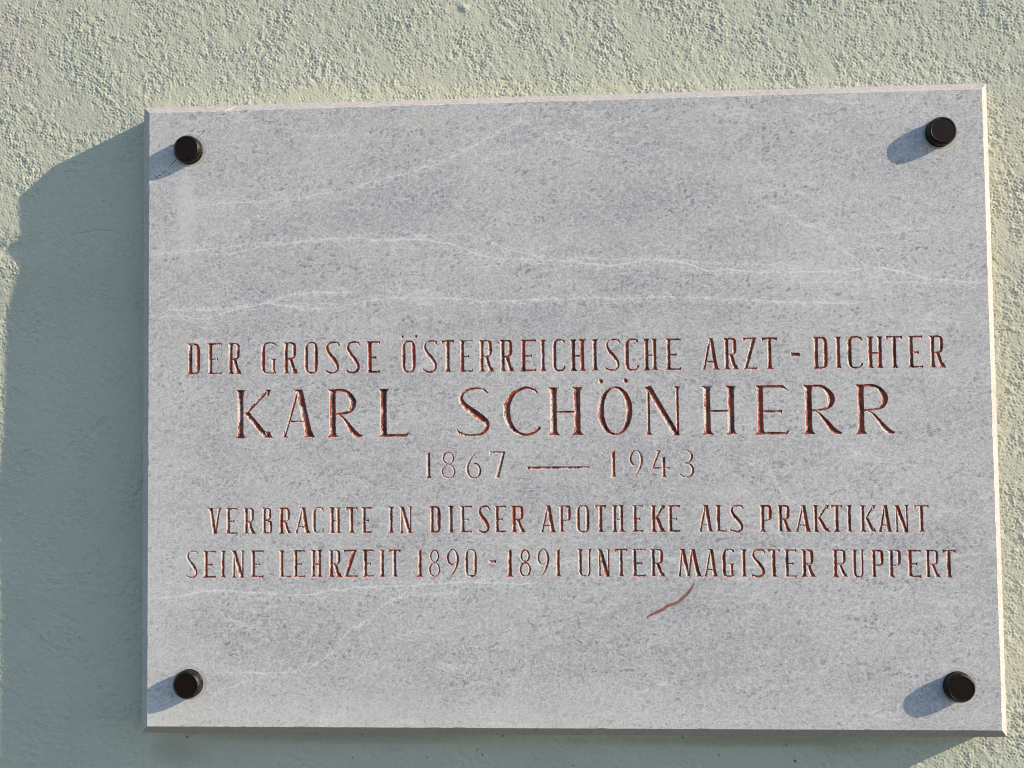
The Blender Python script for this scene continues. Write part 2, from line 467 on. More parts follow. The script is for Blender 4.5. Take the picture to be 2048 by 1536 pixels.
# a few raised blobs and trowel ridges
r4 = np.random.default_rng(4)
for i in range(60):
    bx, by = r4.uniform(x0, x1), r4.uniform(y0, y1)
    if -20 < bx < FW + 20 and -20 < by < FH + 20: continue
    s1 = r4.uniform(3, 7); a = r4.uniform(1.0, 3.2); th = r4.uniform(0, 3.14); el = r4.uniform(1, 2.6)
    m = (abs(GX[0] - bx) < 50); n = (abs(GY[:, 0] - by) < 50)
    X = GX[np.ix_(n, m)] - bx; Y = GY[np.ix_(n, m)] - by
    U = X * math.cos(th) + Y * math.sin(th); V = -X * math.sin(th) + Y * math.cos(th)
    H[np.ix_(n, m)] += a * np.exp(-(U / (s1 * el)) ** 2 - (V / s1) ** 2)
def groove(pts, w, d):
    P = [un(a, b, ZF) for a, b in pts]
    for (ax_, ay_), (bx, by) in zip(P[:-1], P[1:]):
        m = (gx > min(ax_, bx) - 15) & (gx < max(ax_, bx) + 15); n = (gy > min(ay_, by) - 15) & (gy < max(ay_, by) + 15)
        X = GX[np.ix_(n, m)]; Y = GY[np.ix_(n, m)]
        L2 = (bx - ax_) ** 2 + (by - ay_) ** 2
        t = np.clip(((X - ax_) * (bx - ax_) + (Y - ay_) * (by - ay_)) / L2, 0, 1)
        dd = np.hypot(X - ax_ - t * (bx - ax_), Y - ay_ - t * (by - ay_))
        cur = H[np.ix_(n, m)]
        H[np.ix_(n, m)] = np.minimum(cur, cur - d * np.exp(-(dd / w) ** 2) * .6)
groove([(143, 470), (158, 467), (175, 466), (190, 461), (205, 462), (222, 462), (232, 465), (240, 469)], 1.6, 2.2)
groove([(1070, 1467), (1110, 1470), (1150, 1482), (1158, 1490)], 1.5, 2.0)
groove([(1100, 1475), (1120, 1492), (1125, 1498)], 1.3, 1.4)
groove([(1180, 1508), (1195, 1510), (1210, 1511)], 1.4, 1.8)
groove([(135, 1163), (148, 1162)], 1.8, 2.4)
# hollows the shadow edge dips into
H -= (GX > -2000) * (8.2 * sst(GY, 260, 420) + 1.0 * sst(GY, 620, 850)) * (1 - sst(GX, -20, 240))
for (u, v, a, s1, s2) in ((2, 497, 4.0, 60, 14), (0, 1020, 3.0, 80, 150)):
    hx, hy = un(u, v, ZF)
    H -= a * np.exp(-((GX - hx) / s1) ** 2 - ((GY - hy) / s2) ** 2)
# fade to the flat sheet at the outer border and behind the plaque
ed = np.minimum.reduce([GX - gx[0], gx[-1] - GX, GY - gy[0], gy[-1] - GY])
H *= sst(ed, 0, 140)
ia, ib = int((110 - x0) / STEP), int((FW - 110 - x0) / STEP)
ja, jb = int((90 - y0) / STEP), int((FH - 100 - y0) / STEP)
inn = np.minimum.reduce([GX - gx[ia], gx[ib] - GX, GY - gy[ja], gy[jb] - GY])
H *= 1 - sst(inn, -30, 0)
def thin(g, lo, hi, must):
    idx = np.arange(len(g))
    sel = ((g > lo) & (g < hi)) | (idx % 2 == 0) | (idx == len(g) - 1)
    sel[list(must)] = True
    return idx[sel]
ci_ = thin(gx, fx0_, fx1_, (ia, ib)); cj_ = thin(gy, fy0_, fy1_, (ja, jb))
H = H[np.ix_(cj_, ci_)]; GX = GX[np.ix_(cj_, ci_)]; GY = GY[np.ix_(cj_, ci_)]
gx = gx[ci_]; gy = gy[cj_]; nx, ny = len(gx), len(gy)
ia, ib = int(np.searchsorted(ci_, ia)), int(np.searchsorted(ci_, ib)); ja, jb = int(np.searchsorted(cj_, ja)), int(np.searchsorted(cj_, jb))
keep = np.ones((ny - 1, nx - 1), bool)
keep[ja:jb, ia:ib] = False
vid = -np.ones((ny, nx), np.int64)
used = np.zeros((ny, nx), bool)
for dj in (0, 1):
    for di in (0, 1):
        used[dj:ny - 1 + dj, di:nx - 1 + di] |= keep
vid[used] = np.arange(used.sum())
V3 = np.stack([GX[used] * S, -H[used] * S, -GY[used] * S], 1)
jj, ii = np.nonzero(keep)
F4 = np.stack([vid[jj, ii], vid[jj + 1, ii], vid[jj + 1, ii + 1], vid[jj, ii + 1]], 1)
nv = len(V3)
# plain sheet around it and behind the plaque, sharing the border vertices' line
ex = 3200.0
def cpt(x, y): return (x * S, 0.0, -y * S)
a0, a1, b0, b1 = gx[0], gx[-1], gy[0], gy[-1]
extra = [cpt(a0 - ex, b0 - ex), cpt(a1 + ex, b0 - ex), cpt(a1 + ex, b1 + ex), cpt(a0 - ex, b1 + ex),
         cpt(a0, b0), cpt(a1, b0), cpt(a1, b1), cpt(a0, b1),
         cpt(gx[ia], gy[ja]), cpt(gx[ib], gy[ja]), cpt(gx[ib], gy[jb]), cpt(gx[ia], gy[jb])]
e = nv
EF = np.array([[e, e + 4, e + 5, e + 1], [e + 1, e + 5, e + 6, e + 2], [e + 2, e + 6, e + 7, e + 3], [e + 3, e + 7, e + 4, e], [e + 8, e + 11, e + 10, e + 9]])
V3 = np.concatenate([V3, np.array(extra)]); F4 = np.concatenate([F4, EF])
me = bpy.data.meshes.new('wall')
me.vertices.add(len(V3)); me.vertices.foreach_set('co', V3.astype(np.float32).ravel())
me.loops.add(F4.size); me.loops.foreach_set('vertex_index', F4.astype(np.int32).ravel())
me.polygons.add(len(F4)); me.polygons.foreach_set('loop_start', (np.arange(len(F4)) * 4).astype(np.int32))
me.update(calc_edges=True)
me.shade_smooth()
me.materials.append(M_WALL)
me.materials.append(wall_material(True))
mi_ = np.zeros(len(F4), np.int32); mi_[-5:] = 1
me.polygons.foreach_set('material_index', mi_)
wall = bpy.data.objects.new('wall', me)
C.objects.link(wall)
wall.location = W(0, 0, ZF)
wall['kind'] = 'structure'
wall['label'] = 'pale green rough plaster wall behind the stone plaque'
wall['category'] = 'wall'

# ---------------------------------------------------------------- letters: V cut strokes as depth fields
def poly_f(P, X, Y):
    P = np.array(P, float)
    a = 0.5 * np.sum(P[:, 0] * np.roll(P[:, 1], -1) - np.roll(P[:, 0], -1) * P[:, 1])
    if a < 0: P = P[::-1]
    f = None
    for (xa, ya), (xb, yb) in zip(P, np.roll(P, -1, 0)):
        L = math.hypot(xb - xa, yb - ya)
        if L < 1e-6: continue
        d = ((xb - xa) * (Y - ya) - (yb - ya) * (X - xa)) / L
        f = d if f is None else np.minimum(f, d)
    return f


def curve_f(P, X, Y):
    f = np.full(X.shape, -1e3)
    for (xa, ya, wa), (xb, yb, wb) in zip(P[:-1], P[1:]):
        L2 = (xb - xa) ** 2 + (yb - ya) ** 2 + 1e-9
        t = np.clip(((X - xa) * (xb - xa) + (Y - ya) * (yb - ya)) / L2, 0, 1)
        d = np.hypot(X - xa - t * (xb - xa), Y - ya - t * (yb - ya))
        f = np.maximum(f, (wa + t * (wb - wa)) / 2 - d)
    return f


def spline(P, closed=False, n=9):
    P = [tuple(p) for p in P]
    Q = [P[-1]] + P + [P[0], P[1]] if closed else [P[0]] + P + [P[-1]]
    out = []
    for i in range(1, len(Q) - 2):
        p0, p1, p2, p3 = map(np.array, Q[i - 1:i + 3])
        for j in range(n):
            t = j / n
            out.append(tuple(.5 * (2 * p1 + (p2 - p0) * t + (2 * p0 - 5 * p1 + 4 * p2 - p3) * t * t + (3 * p1 - p0 - 3 * p2 + p3) * t ** 3)))
    out.append(tuple(Q[-2]))
    return out


class Glyph:
    def __init__(g, W_, H_, s, t, big):
        g.W, g.H, g.s, g.t, g.big = W_, H_, s, t, big
        g.pr = []

    def poly(g, *P): g.pr.append(('p', P))
    def curve(g, P, closed=False): g.pr.append(('c', spline(P, closed)))
    def lin(g, xa, ya, xb, yb, wa, wb=None):
        wb = wa if wb is None else wb
        L = math.hypot(xb - xa, yb - ya); nx_, ny_ = -(yb - ya) / L, (xb - xa) / L
        g.poly((xa + nx_ * wa / 2, ya + ny_ * wa / 2), (xb + nx_ * wb / 2, yb + ny_ * wb / 2),
               (xb - nx_ * wb / 2, yb - ny_ * wb / 2), (xa - nx_ * wa / 2, ya - ny_ * wa / 2))
    def hcut(g, xa, ya, xb, yb, w):          # slanting stroke with level ends; w is measured level
        g.poly((xa - w / 2, ya), (xa + w / 2, ya), (xb + w / 2, yb), (xb - w / 2, yb))
    def serif(g, cx, y, d, w, over=None, left=1, right=1):
        o = over * 1.15 if over is not None else .30 * g.s + .7
        h = .085 * g.H if not g.big else .075 * g.H
        L, R = cx - w / 2, cx + w / 2
        g.poly((L - o * left, y), (R + o * right, y), (R - w * .08, y + d * h), (L + w * .08, y + d * h))
        g.poly((L - o * .45 * left, y), (R + o * .45 * right, y), (R - w * .12, y + d * h * 1.9), (L + w * .12, y + d * h * 1.9))
    def stem(g, cx, w=None, top=True, bot=True, y0=0, y1=None, **k):
        w = w or g.s; y1 = g.H if y1 is None else y1
        g.poly((cx - w * .46, y0), (cx + w * .46, y0), (cx + w * .46, y1), (cx - w * .46, y1))
        if top: g.serif(cx, y1, -1, w, **k)
        if bot: g.serif(cx, y0, 1, w, over=.34 * g.s + .7)
    def tip(g, x, y, dx, dy, w):              # pointed end spike starting at (x, y)
        L = math.hypot(dx, dy); nx_, ny_ = -dy / L, dx / L
        g.poly((x + nx_ * w / 2, y + ny_ * w / 2), (x - nx_ * w / 2, y - ny_ * w / 2), (x + dx, y + dy))

    def build(g, ch):
        W_, H, s, t, big = g.W, g.H, g.s, g.t, g.big
        o = .26 * s + .4
        L = o + s / 2
        if ch in 'DERPBL':
            g.stem(L, top=ch in 'RL' or True, bot=ch not in 'D' or True)
        if ch == 'D':
            g.curve([(L, H - t / 2, t), (W_ * .52, H - t / 2, t * 1.05), (W_ - s * .72, H - .08 * H, s * .75), (W_ - s * .5, H * .78, s * .95), (W_ - s * .5, H * .5, s),
                     (W_ - s * .5, H * .2, s * .95), (W_ - s * .72, .08 * H, s * .75), (W_ * .52, t / 2, t * 1.05), (L, t / 2, t)])
        elif ch in 'EL':
            R = W_
            if ch == 'E':
                if big:
                    g.lin(L, H - t / 2, W_ * .80, H - t / 2, t * 1.1)
                    g.lin(W_ * .76, H - t * .5, W_, H - .145 * H, t * 1.3, .8)
                    g.tip(W_ * .78, H - t * .6, .02 * W_, t * .9, t)
                    ym = .47 * H; xm = .76 * W_
                else:
                    g.lin(L, H - t / 2, W_ - .4 * t, H - t / 2, t)
                    g.poly((R, H + .5), (R - 1.7 * t, H - t * .2), (R - 1.2 * t, H - t * .9), (R - .2, H - .115 * H))
                    ym = .485 * H; xm = .74 * W_
                g.lin(L, ym, xm, ym, t * .95)
                h = .075 * H if not big else .055 * H
                g.poly((xm - 1.5 * t, ym + t * .2), (xm, ym + h), (xm + .3, ym), (xm, ym - h), (xm - 1.5 * t, ym - t * .2))
            if big:
                g.lin(L, t / 2, W_ * .88, t / 2, t * 1.1)
                g.lin(W_ * .84, t * .4, W_, .12 * H, t * 1.4, .8)
            else:
                g.lin(L, t / 2, W_ - .4 * t, t / 2, t)
                g.poly((R, .115 * H), (R - .3, 0), (R - 2.2 * t, 0.2), (R - 1.3 * t, t * .9))
        elif ch in 'RPB':
            if big:
                yb = .475 * H
                xr = W_ * (.80 if ch == 'R' else 1) - s * .45
                g.curve([(L, H - t * .6, t), (W_ * .40, H - t * .5, t * 1.2), (xr - .14 * W_, H - .085 * H, s * .6), (xr, H - .26 * H, s * .98), (xr - .05 * W_, H - .42 * H, s * .75),
                         (xr - .2 * W_, yb + .03 * H, t * 1.1), (L, yb, t * .9)])
                g.curve([(L + s * .9, yb - t * .2, t * .6), (W_ * .42, yb - .06 * H, t * .9), (W_ * .58, .26 * H, s * .62), (W_ * .72, .11 * H, s * .85), (W_ * .86, .035 * H, s * .6), (W_ - 1, .045 * H, 1.0)])
            else:
                yb = {'R': .475, 'P': .43, 'B': .52}[ch] * H
                xr = {'R': .86, 'P': 1.0, 'B': .92}[ch] * W_ - s * .46
                g.curve([(L, H - t / 2, t), (W_ * .5, H - t / 2, t), (xr - s * .1, H - .075 * H, s * .72), (xr, H - .17 * H, s * .9), (xr, yb + .14 * H, s * .9), (xr - s * .15, yb + .055 * H, s * .66),
                         (W_ * .55, yb + t * .1, t), (L, yb, t)])
                if ch == 'R':
                    xa, xb = W_ * .50, W_ - o - s * .5
                    g.hcut(xb, 0, xa, yb - t * .1, s * .92)
                    g.serif(xb, 0, 1, s, over=.34 * s)
                if ch == 'B':
                    x2 = W_ - s * .46
                    g.curve([(L, yb, t), (W_ * .55, yb - t * .4, t), (x2 - s * .1, yb - .07 * H, s * .7), (x2, yb - .17 * H, s * .9), (x2, .16 * H, s * .9), (x2 - s * .2, .065 * H, s * .66),
                             (W_ * .5, t / 2, t), (L, t / 2, t)])
        elif ch == 'I':
            g.stem(W_ / 2)
        elif ch == 'T':
            g.stem(W_ / 2, top=False, y1=H - .3)
            g.lin(.6 * t, H - t / 2, W_ - .6 * t, H - t / 2, t * 1.05)
            g.poly((0, H + .8), (1.8 * t, H - .2 * t), (1.4 * t, H - t), (.4, H - .13 * H))
            g.poly((W_, H + .8), (W_ - 1.8 * t, H - .2 * t), (W_ - 1.4 * t, H - t), (W_ - .2, H - .13 * H))
        elif ch == 'H':
            g.stem(L); g.stem(W_ - L)
            g.lin(L, H * (.475 if not big else .485), W_ - L, H * (.475 if not big else .485), t)
        elif ch in 'OÖ0':
            if big:
                cx, cy, a, b = W_ / 2, H / 2, W_ / 2 - s * .46, H / 2 - t * .5 + 1
                P = []
                for i in range(20):
                    th = i / 20 * 2 * math.pi
                    c = abs(math.cos(th - .12))
                    P.append((cx + a * math.cos(th) + (s * .46 - t * .5) * 0, cy + b * math.sin(th), t * .9 + (s * .95 - t * .9) * c ** 1.6))
                g.curve(P, True)
            else:
                w = s * (.92 if ch != '0' else .8); i = w * .48; q = .17 * H
                g.curve([(i, H * .5, w), (i, H - q * 1.15, w * .9), (i + W_ * .10, H - .06 * H, w * .6), (W_ / 2, H - t / 2 + .6, t), (W_ - i - W_ * .10, H - .06 * H, w * .6), (W_ - i, H - q * 1.15, w * .9),
                         (W_ - i, H * .5, w), (W_ - i, q * 1.15, w * .9), (W_ - i - W_ * .10, .06 * H, w * .6), (W_ / 2, t / 2 - .6, t), (i + W_ * .10, .06 * H, w * .6), (i, q * 1.15, w * .9)], True)
            if ch == 'Ö':
                r = 5.0 if big else 3.1
                yy = H + (.11 * H if big else .125 * H)
                xs = (.10 * W_, .81 * W_) if big else (.06 * W_, 1.03 * W_)
                for xd in xs: g.pr.append(('c', [(xd, yy, 2 * r), (xd + .1, yy, 2 * r)]))
        elif ch in 'CG':
            w = s * .95; i = w * .48
            if big:
                g.curve([(W_ - .10 * W_, H - .10 * H, t), (W_ * .80, H - t * .8, t), (W_ * .58, H - t * .2, t * 1.1), (W_ * .30, H - .11 * H, s * .6), (i + .03 * W_, H * .68, w * .95), (i, H * .5, w * 1.05), (i + .04 * W_, H * .31, w * .95),
                         (W_ * .30, .11 * H, s * .62), (W_ * .56, t * .3, t * 1.15), (W_ * .80, .055 * H, t * 1.2), (W_ - 3, .15 * H, t * 1.4)])
                g.poly((W_ * .86, H + .3), (W_ * .80, H - t * 1.2), (W_ * .93, H - .15 * H), (W_ * .9, H - .07 * H))
            else:
                g.curve([(W_ - 1.2, H - .10 * H, t * .9), (W_ - .22 * W_, H - .035 * H, t), (W_ * .55, H - t / 2 + .6, t), (i + W_ * .12, H - .055 * H, w * .6), (i, H - .19 * H, w * .95), (i, H * .5, w),
                         (i, .19 * H, w * .95), (i + W_ * .12, .055 * H, w * .6), (W_ * .55, t / 2 - .5, t)] +
                        ([(W_ - .22 * W_, .045 * H, t), (W_ - 1.4, .14 * H, t * 1.25)] if ch == 'C' else [(W_ - s * .6, .05 * H, t * 1.2), (W_ - s * .52, .13 * H, s * .6)]))
                g.poly((W_ - .3, H + .3), (W_ - 2.2 * t, H - t * .7), (W_ - .6, H - .15 * H))
                if ch == 'G':
                    cx = W_ - o - s * .36
                    g.poly((cx - s * .38, .10 * H), (cx + s * .38, .10 * H), (cx + s * .38, .46 * H), (cx - s * .38, .46 * H))
                    g.serif(cx, .49 * H, -1, s * .8, over=.34 * s)
                    g.poly((cx - s * .4, .12 * H), (cx + s * .38, .14 * H), (W_ - .2, -.01 * H), (cx, .03 * H))
        elif ch == 'S':
            w = s * .95
            if big:
                P = [(.93 * W_, H * .89, t * .8), (.78 * W_, H * .965, t), (.50 * W_, H - t * .35, t * 1.1), (.24 * W_, H * .90, s * .5), (.165 * W_, H * .755, w * .8), (.33 * W_, H * .60, w * 1.0), (.60 * W_, H * .455, w * 1.12),
                     (.86 * W_, H * .305, w * .95), (.90 * W_, H * .175, w * .7), (.76 * W_, H * .055, s * .5), (.50 * W_, t * .35, t * 1.05), (.28 * W_, .03 * H, t), (.10 * W_, H * .085, t)]
                g.curve(P)
                g.poly((.80 * W_, H + 1), (.74 * W_, H * .965), (.84 * W_, H * .915), (.92 * W_, H * .865))
                g.poly((0, H * .205), (.14 * W_, H * .085), (.10 * W_, -.015 * H))
            else:
                P = [(W_ * .93, H * .87, t * .8), (W_ * .80, H * .955, t), (W_ * .52, H - t / 2 + .5, t), (W_ * .24, H * .925, w * .55), (W_ * .17, H * .78, w * .8), (W_ * .32, H * .61, w * .95), (W_ * .60, H * .44, w * 1.02),
                     (W_ * .80, H * .27, w * .9), (W_ * .80, H * .12, w * .7), (W_ * .58, H * .03, t * 1.2), (W_ * .30, t * .4, t), (W_ * .08, H * .085, t)]
                g.curve(P)
                g.poly((W_ * .92, H + .4), (W_ * .76, H * .95), (W_ * .94, H * .84))
                g.poly((.01 * W_, H * .165), (W_ * .20, H * .055), (.05 * W_, -.01 * H))
        elif ch == 'A':
            ap = W_ * (.50 if not big else .50)
            g.hcut(o + t * .5, 0, ap, H - .5, t * 1.15)
            g.serif(o + t * .5, 0, 1, t * 1.1, over=o)
            xr = W_ - o * 1.1 - s / 2
            g.hcut(xr, 0, ap + s * .12, H, s * 1.02)
            g.serif(xr, 0, 1, s, over=.4 * s)
            g.poly((ap - s * .85, H), (ap + s * .72, H), (ap + s * .45, H - .07 * H), (ap - s * .2, H - .085 * H))
            yb = H * (.26 if not big else .335)
            g.lin(o + t * .5 + (ap - o) * yb / H, yb, xr - (xr - ap) * yb / H, yb, t * .95)
        elif ch == 'V':
            g.hcut(W_ * .52, 0, o + s / 2, H, s * .98)
            g.hcut(W_ * .56, 0, W_ - o - t / 2, H, t * 1.2)
            g.serif(o + s / 2, H, -1, s); g.serif(W_ - o - t / 2, H, -1, t * 1.1, over=o)
        elif ch == 'N':
            ta = t * 1.15
            xl = o + s * .42; xr = W_ - o - ta / 2
            g.poly((xl - ta / 2, 0), (xl + ta / 2, 0), (xl + ta / 2, H * .92), (xl - ta / 2, H * .92))
            g.serif(xl, 0, 1, ta, over=o)
            g.poly((xr - ta / 2, 0), (xr + ta / 2, 0), (xr + ta / 2, H), (xr - ta / 2, H))
            g.serif(xr, H, -1, ta, over=o)
            g.hcut(xr - ta * .2, -.015 * H, xl + s * .05, H - .02 * H, s * 1.05)
            g.poly((xl - s * .5 - o, H * 1.0 - (.03 * H if big else 0)), (xl + s * .6, H + (.03 * H if big else 0)), (xl + s * .3, H - .09 * H), (xl - s * .1, H - .09 * H))
        elif ch == 'K':
            g.stem(L)
            yj = H * .49; xj = L + s * .45
            xt = W_ * (.84 if big else .80)
            g.lin(xj + (.8 if not big else 1.5), yj - .02 * H, xt, H - .03 * H, t * 1.0, t * 1.5)
            g.serif(xt + t * .3, H, -1, t * 1.4, over=o * 1.1)
            xr = W_ - o * 1.1 - s / 2
            g.hcut(xr, 0, xj + s * .42, yj + .04 * H, s * 1.05)
            g.serif(xr, 0, 1, s, over=.42 * s)
        elif ch == 'Z':
            g.lin(.6 * t, H - t / 2, W_ - .3 * t, H - t / 2, t * 1.1)
            g.poly((0, H + .8), (1.9 * t, H - .1 * t), (1.4 * t, H - t), (.4, H - .14 * H))
            g.hcut(s * .55, 0, W_ - s * .62, H, s * 1.0)
            g.lin(.3, t / 2, W_ - .5 * t, t / 2, t * 1.1)
            g.poly((W_, .125 * H), (W_ - .3, 0), (W_ - 2.2 * t, .2), (W_ - 1.3 * t, t * .9))
        elif ch == 'U':
            R = W_ - o - t * .6
            g.poly((L - s * .46, H * .16), (L + s * .46, H * .16), (L + s * .46, H), (L - s * .46, H))
            g.serif(L, H, -1, s)
            g.poly((R - t * .6, H * .2), (R + t * .6, H * .2), (R + t * .6, H), (R - t * .6, H))
            g.serif(R, H, -1, t * 1.2, over=o)
            g.curve([(L, H * .22, s * .9), (L + .03 * W_, H * .12, s * .8), (L + .14 * W_, H * .035, s * .55), (W_ * .5, t / 2 - .4, t * 1.1), (R - .13 * W_, H * .04, t * 1.2), (R - .02 * W_, H * .13, t * 1.2), (R, H * .24, t * 1.2)])
        elif ch == 'M':
            x1_ = o + t * .5; xa = W_ * .21; xv = W_ * .455; xb = W_ * .60; x4 = W_ - o - s * .5
            g.hcut(x1_, 0, xa, H, t * 1.15); g.serif(x1_, 0, 1, t * 1.1, over=o)
            g.hcut(xv, 0, xa + s * .1, H, s * .95)
            g.hcut(xv, 0, xb, H, t * 1.25)
            g.hcut(x4, 0, xb + s * .15, H, s * 1.0); g.serif(x4, 0, 1, s, over=.4 * s)
            g.poly((xa - s * .7, H), (xa + s * .75, H), (xa + s * .4, H - .08 * H), (xa - s * .2, H - .08 * H))
            g.poly((xb - s * .6, H), (xb + s * .85, H), (xb + s * .5, H - .08 * H), (xb - s * .1, H - .08 * H))
        elif ch == '-':
            g.lin(0, H * .5, W_, H * .5, t * 1.15)
        elif ch == '—':
            g.lin(0, H * .5, W_, H * .5, t * 1.3)
        elif ch == '1':
            cx = W_ - o - s * .5
            g.stem(cx, top=False, y1=H * .93)
            g.poly((cx + s * .46, H * 1.02), (cx + s * .46, H * .8), (cx - s * .44, H * .84), (cx - s * .44, H * .94))
            g.poly((0, H * .885), (cx, H * .98), (cx, H * .85), (cx - s * .3, H * .86))
        elif ch == '8':
            def ell(cx, cy, a, b, w0, w1, tilt=0):
                P = []
                for i in range(16):
                    th = i / 16 * 2 * math.pi
                    P.append((cx + a * math.cos(th), cy + b * math.sin(th), w0 + (w1 - w0) * abs(math.cos(th + tilt)) ** 1.5))
                g.curve(P, True)
            w = s * .62
            ell(W_ * .5, H * .755, W_ * .41 - w * .4, H * .235 - t * .4, t * .9, w, .3)
            ell(W_ * .5, H * .27, W_ * .5 - w * .5, H * .27 - t * .4, t * .9, w, .3)
        elif ch in '69':
            P = [(.85, .985, t * .35), (.60, .92, t * .8), (.32, .74, s * .6), (.11, .48, s * .82), (.10, .26, s * .85), (.24, .085, s * .55), (.48, .02, t), (.76, .075, s * .6), (.92, .25, s * .72),
                 (.86, .43, s * .6), (.66, .545, t * 1.1), (.42, .52, t * .8), (.20, .42, t * .6)]
            Q = []
            for a, b, w in P:
                Q.append((a * W_, b * H, w) if ch == '6' else (W_ - a * W_, H - b * H, w))
            g.curve(Q)
        elif ch == '7':
            g.lin(.6 * t, H - t * .7, W_ - .2 * t, H - t * .7, t * 1.35)
            g.poly((0, H + .8), (1.9 * t, H - .1 * t), (1.2 * t, H - t * 1.2), (.6, H - .19 * H))
            g.poly((W_ - t * 1.6, H - t * .4), (W_, H - t * .2), (W_ * .62, 0), (W_ * .30, 0))
            g.serif(W_ * .46, 0, 1, s * .9, over=.3 * s)
        elif ch == '4':
            g.lin(W_ * .44, H - .5, t * .7, H * .36, s * .75, t)
            g.poly((W_ * .22, H), (W_ * .56, H), (W_ * .44, H * .92), (W_ * .34, H * .92))
            g.lin(0.5, H * .345, W_, H * .345, t)
            cx = W_ * .66
            g.poly((cx - s * .42, 0), (cx + s * .42, 0), (cx + s * .42, H * .74), (cx - s * .42, H * .70))
            g.serif(cx, 0, 1, s * .9, over=.35 * s)
            g.poly((cx - s * .6, H * .72), (cx + s * .8, H * .80), (cx + s * .3, H * .66))
        elif ch == '3':
            g.curve([(.02 * W_, H * .88, t * .5), (.22 * W_, H * .965, t * .9), (.52 * W_, H * .98, t * 1.0), (.80 * W_, H * .86, s * .6), (.84 * W_, H * .72, s * .75), (.66 * W_, H * .57, s * .5), (.36 * W_, H * .52, t * .8)])
            g.curve([(.36 * W_, H * .52, t * .8), (.70 * W_, H * .47, s * .5), (.90 * W_, H * .33, s * .8), (.87 * W_, H * .16, s * .75), (.62 * W_, H * .03, t * 1.1), (.30 * W_, H * .02, t), (.02 * W_, H * .12, t * .6)])
        return g.pr


LINE1 = [('D', 373.3, 400.6), ('E', 413.7, 443.7), ('R', 454.3, 484), ('G', 522, 552.8), ('R', 564.7, 596.9), ('O', 608.2, 635.9), ('S', 648.8, 680.4), ('S', 690.6, 721.4), ('E', 731.6, 760.4),
         ('Ö', 803, 831.3), ('S', 844, 876), ('T', 882.1, 908.2), ('E', 917, 945.7), ('R', 956, 988.8), ('R', 997.4, 1029.2), ('E', 1039.4, 1072.3), ('I', 1079, 1091.8), ('C', 1104.5, 1130.3), ('H', 1138.5, 1171.7),
         ('I', 1183, 1195.4), ('S', 1208.2, 1241.6), ('C', 1249.2, 1276.9), ('H', 1285.5, 1315.9), ('E', 1329.8, 1362), ('A', 1402, 1439), ('R', 1445, 1478), ('Z', 1484.7, 1514.2), ('T', 1522.3, 1555),
         ('-', 1580.5, 1600), ('D', 1624.2, 1655.4), ('I', 1668, 1684), ('C', 1694.3, 1724.7), ('H', 1732.3, 1767.1), ('T', 1771.2, 1805.5), ('E', 1814.3, 1845.7), ('R', 1857.4, 1891.6)]
LINE2 = [('K', 470.8, 545.6), ('A', 562, 630.7), ('R', 654.3, 727), ('L', 755.8, 821), ('S', 910.2, 980.6), ('C', 1006.6, 1081), ('H', 1095.4, 1166), ('Ö', 1194.9, 1265), ('N', 1287, 1362), ('H', 1402, 1473.8),
         ('E', 1509.7, 1581.5), ('R', 1604.7, 1686), ('R', 1710.7, 1792.8)]
LINE3 = [('1', 850.2, 864), ('8', 881.5, 910.8), ('6', 932, 962), ('7', 979, 1011), ('—', 1053, 1179), ('1', 1217.6, 1233.7), ('9', 1258.6, 1285.3), ('4', 1302, 1340), ('3', 1358.5, 1387.8)]
LINE4 = [('V', 414.7, 443), ('E', 449.8, 474.8), ('R', 485, 512), ('B', 521.7, 544.6), ('R', 556.3, 583.6), ('A', 587.5, 621.7), ('C', 624, 647), ('H', 656.9, 682.6), ('T', 690, 715), ('E', 721, 743.2),
         ('I', 775.2, 787.9), ('N', 796.6, 825.5), ('D', 857.2, 881.6), ('I', 894.7, 908), ('E', 918, 944), ('S', 955.2, 980.2), ('E', 987, 1012.5), ('R', 1020.9, 1051.5), ('A', 1078.9, 1112.6), ('P', 1116, 1142),
         ('O', 1151.9, 1178.8), ('T', 1188.6, 1213), ('H', 1221.8, 1249.5), ('E', 1262.8, 1286.8), ('K', 1299.5, 1331.5), ('E', 1333.4, 1360.9), ('A', 1394.6, 1427.3), ('L', 1429.2, 1452.6), ('S', 1458, 1487.8),
         ('P', 1517.2, 1543.8), ('R', 1553, 1583.8), ('A', 1588, 1623), ('K', 1624, 1660.5), ('T', 1660.6, 1685.4), ('I', 1692, 1704.4), ('K', 1718, 1753.2), ('A', 1754.2, 1785), ('N', 1786.4, 1818.7), ('T', 1827.5, 1857.7)]
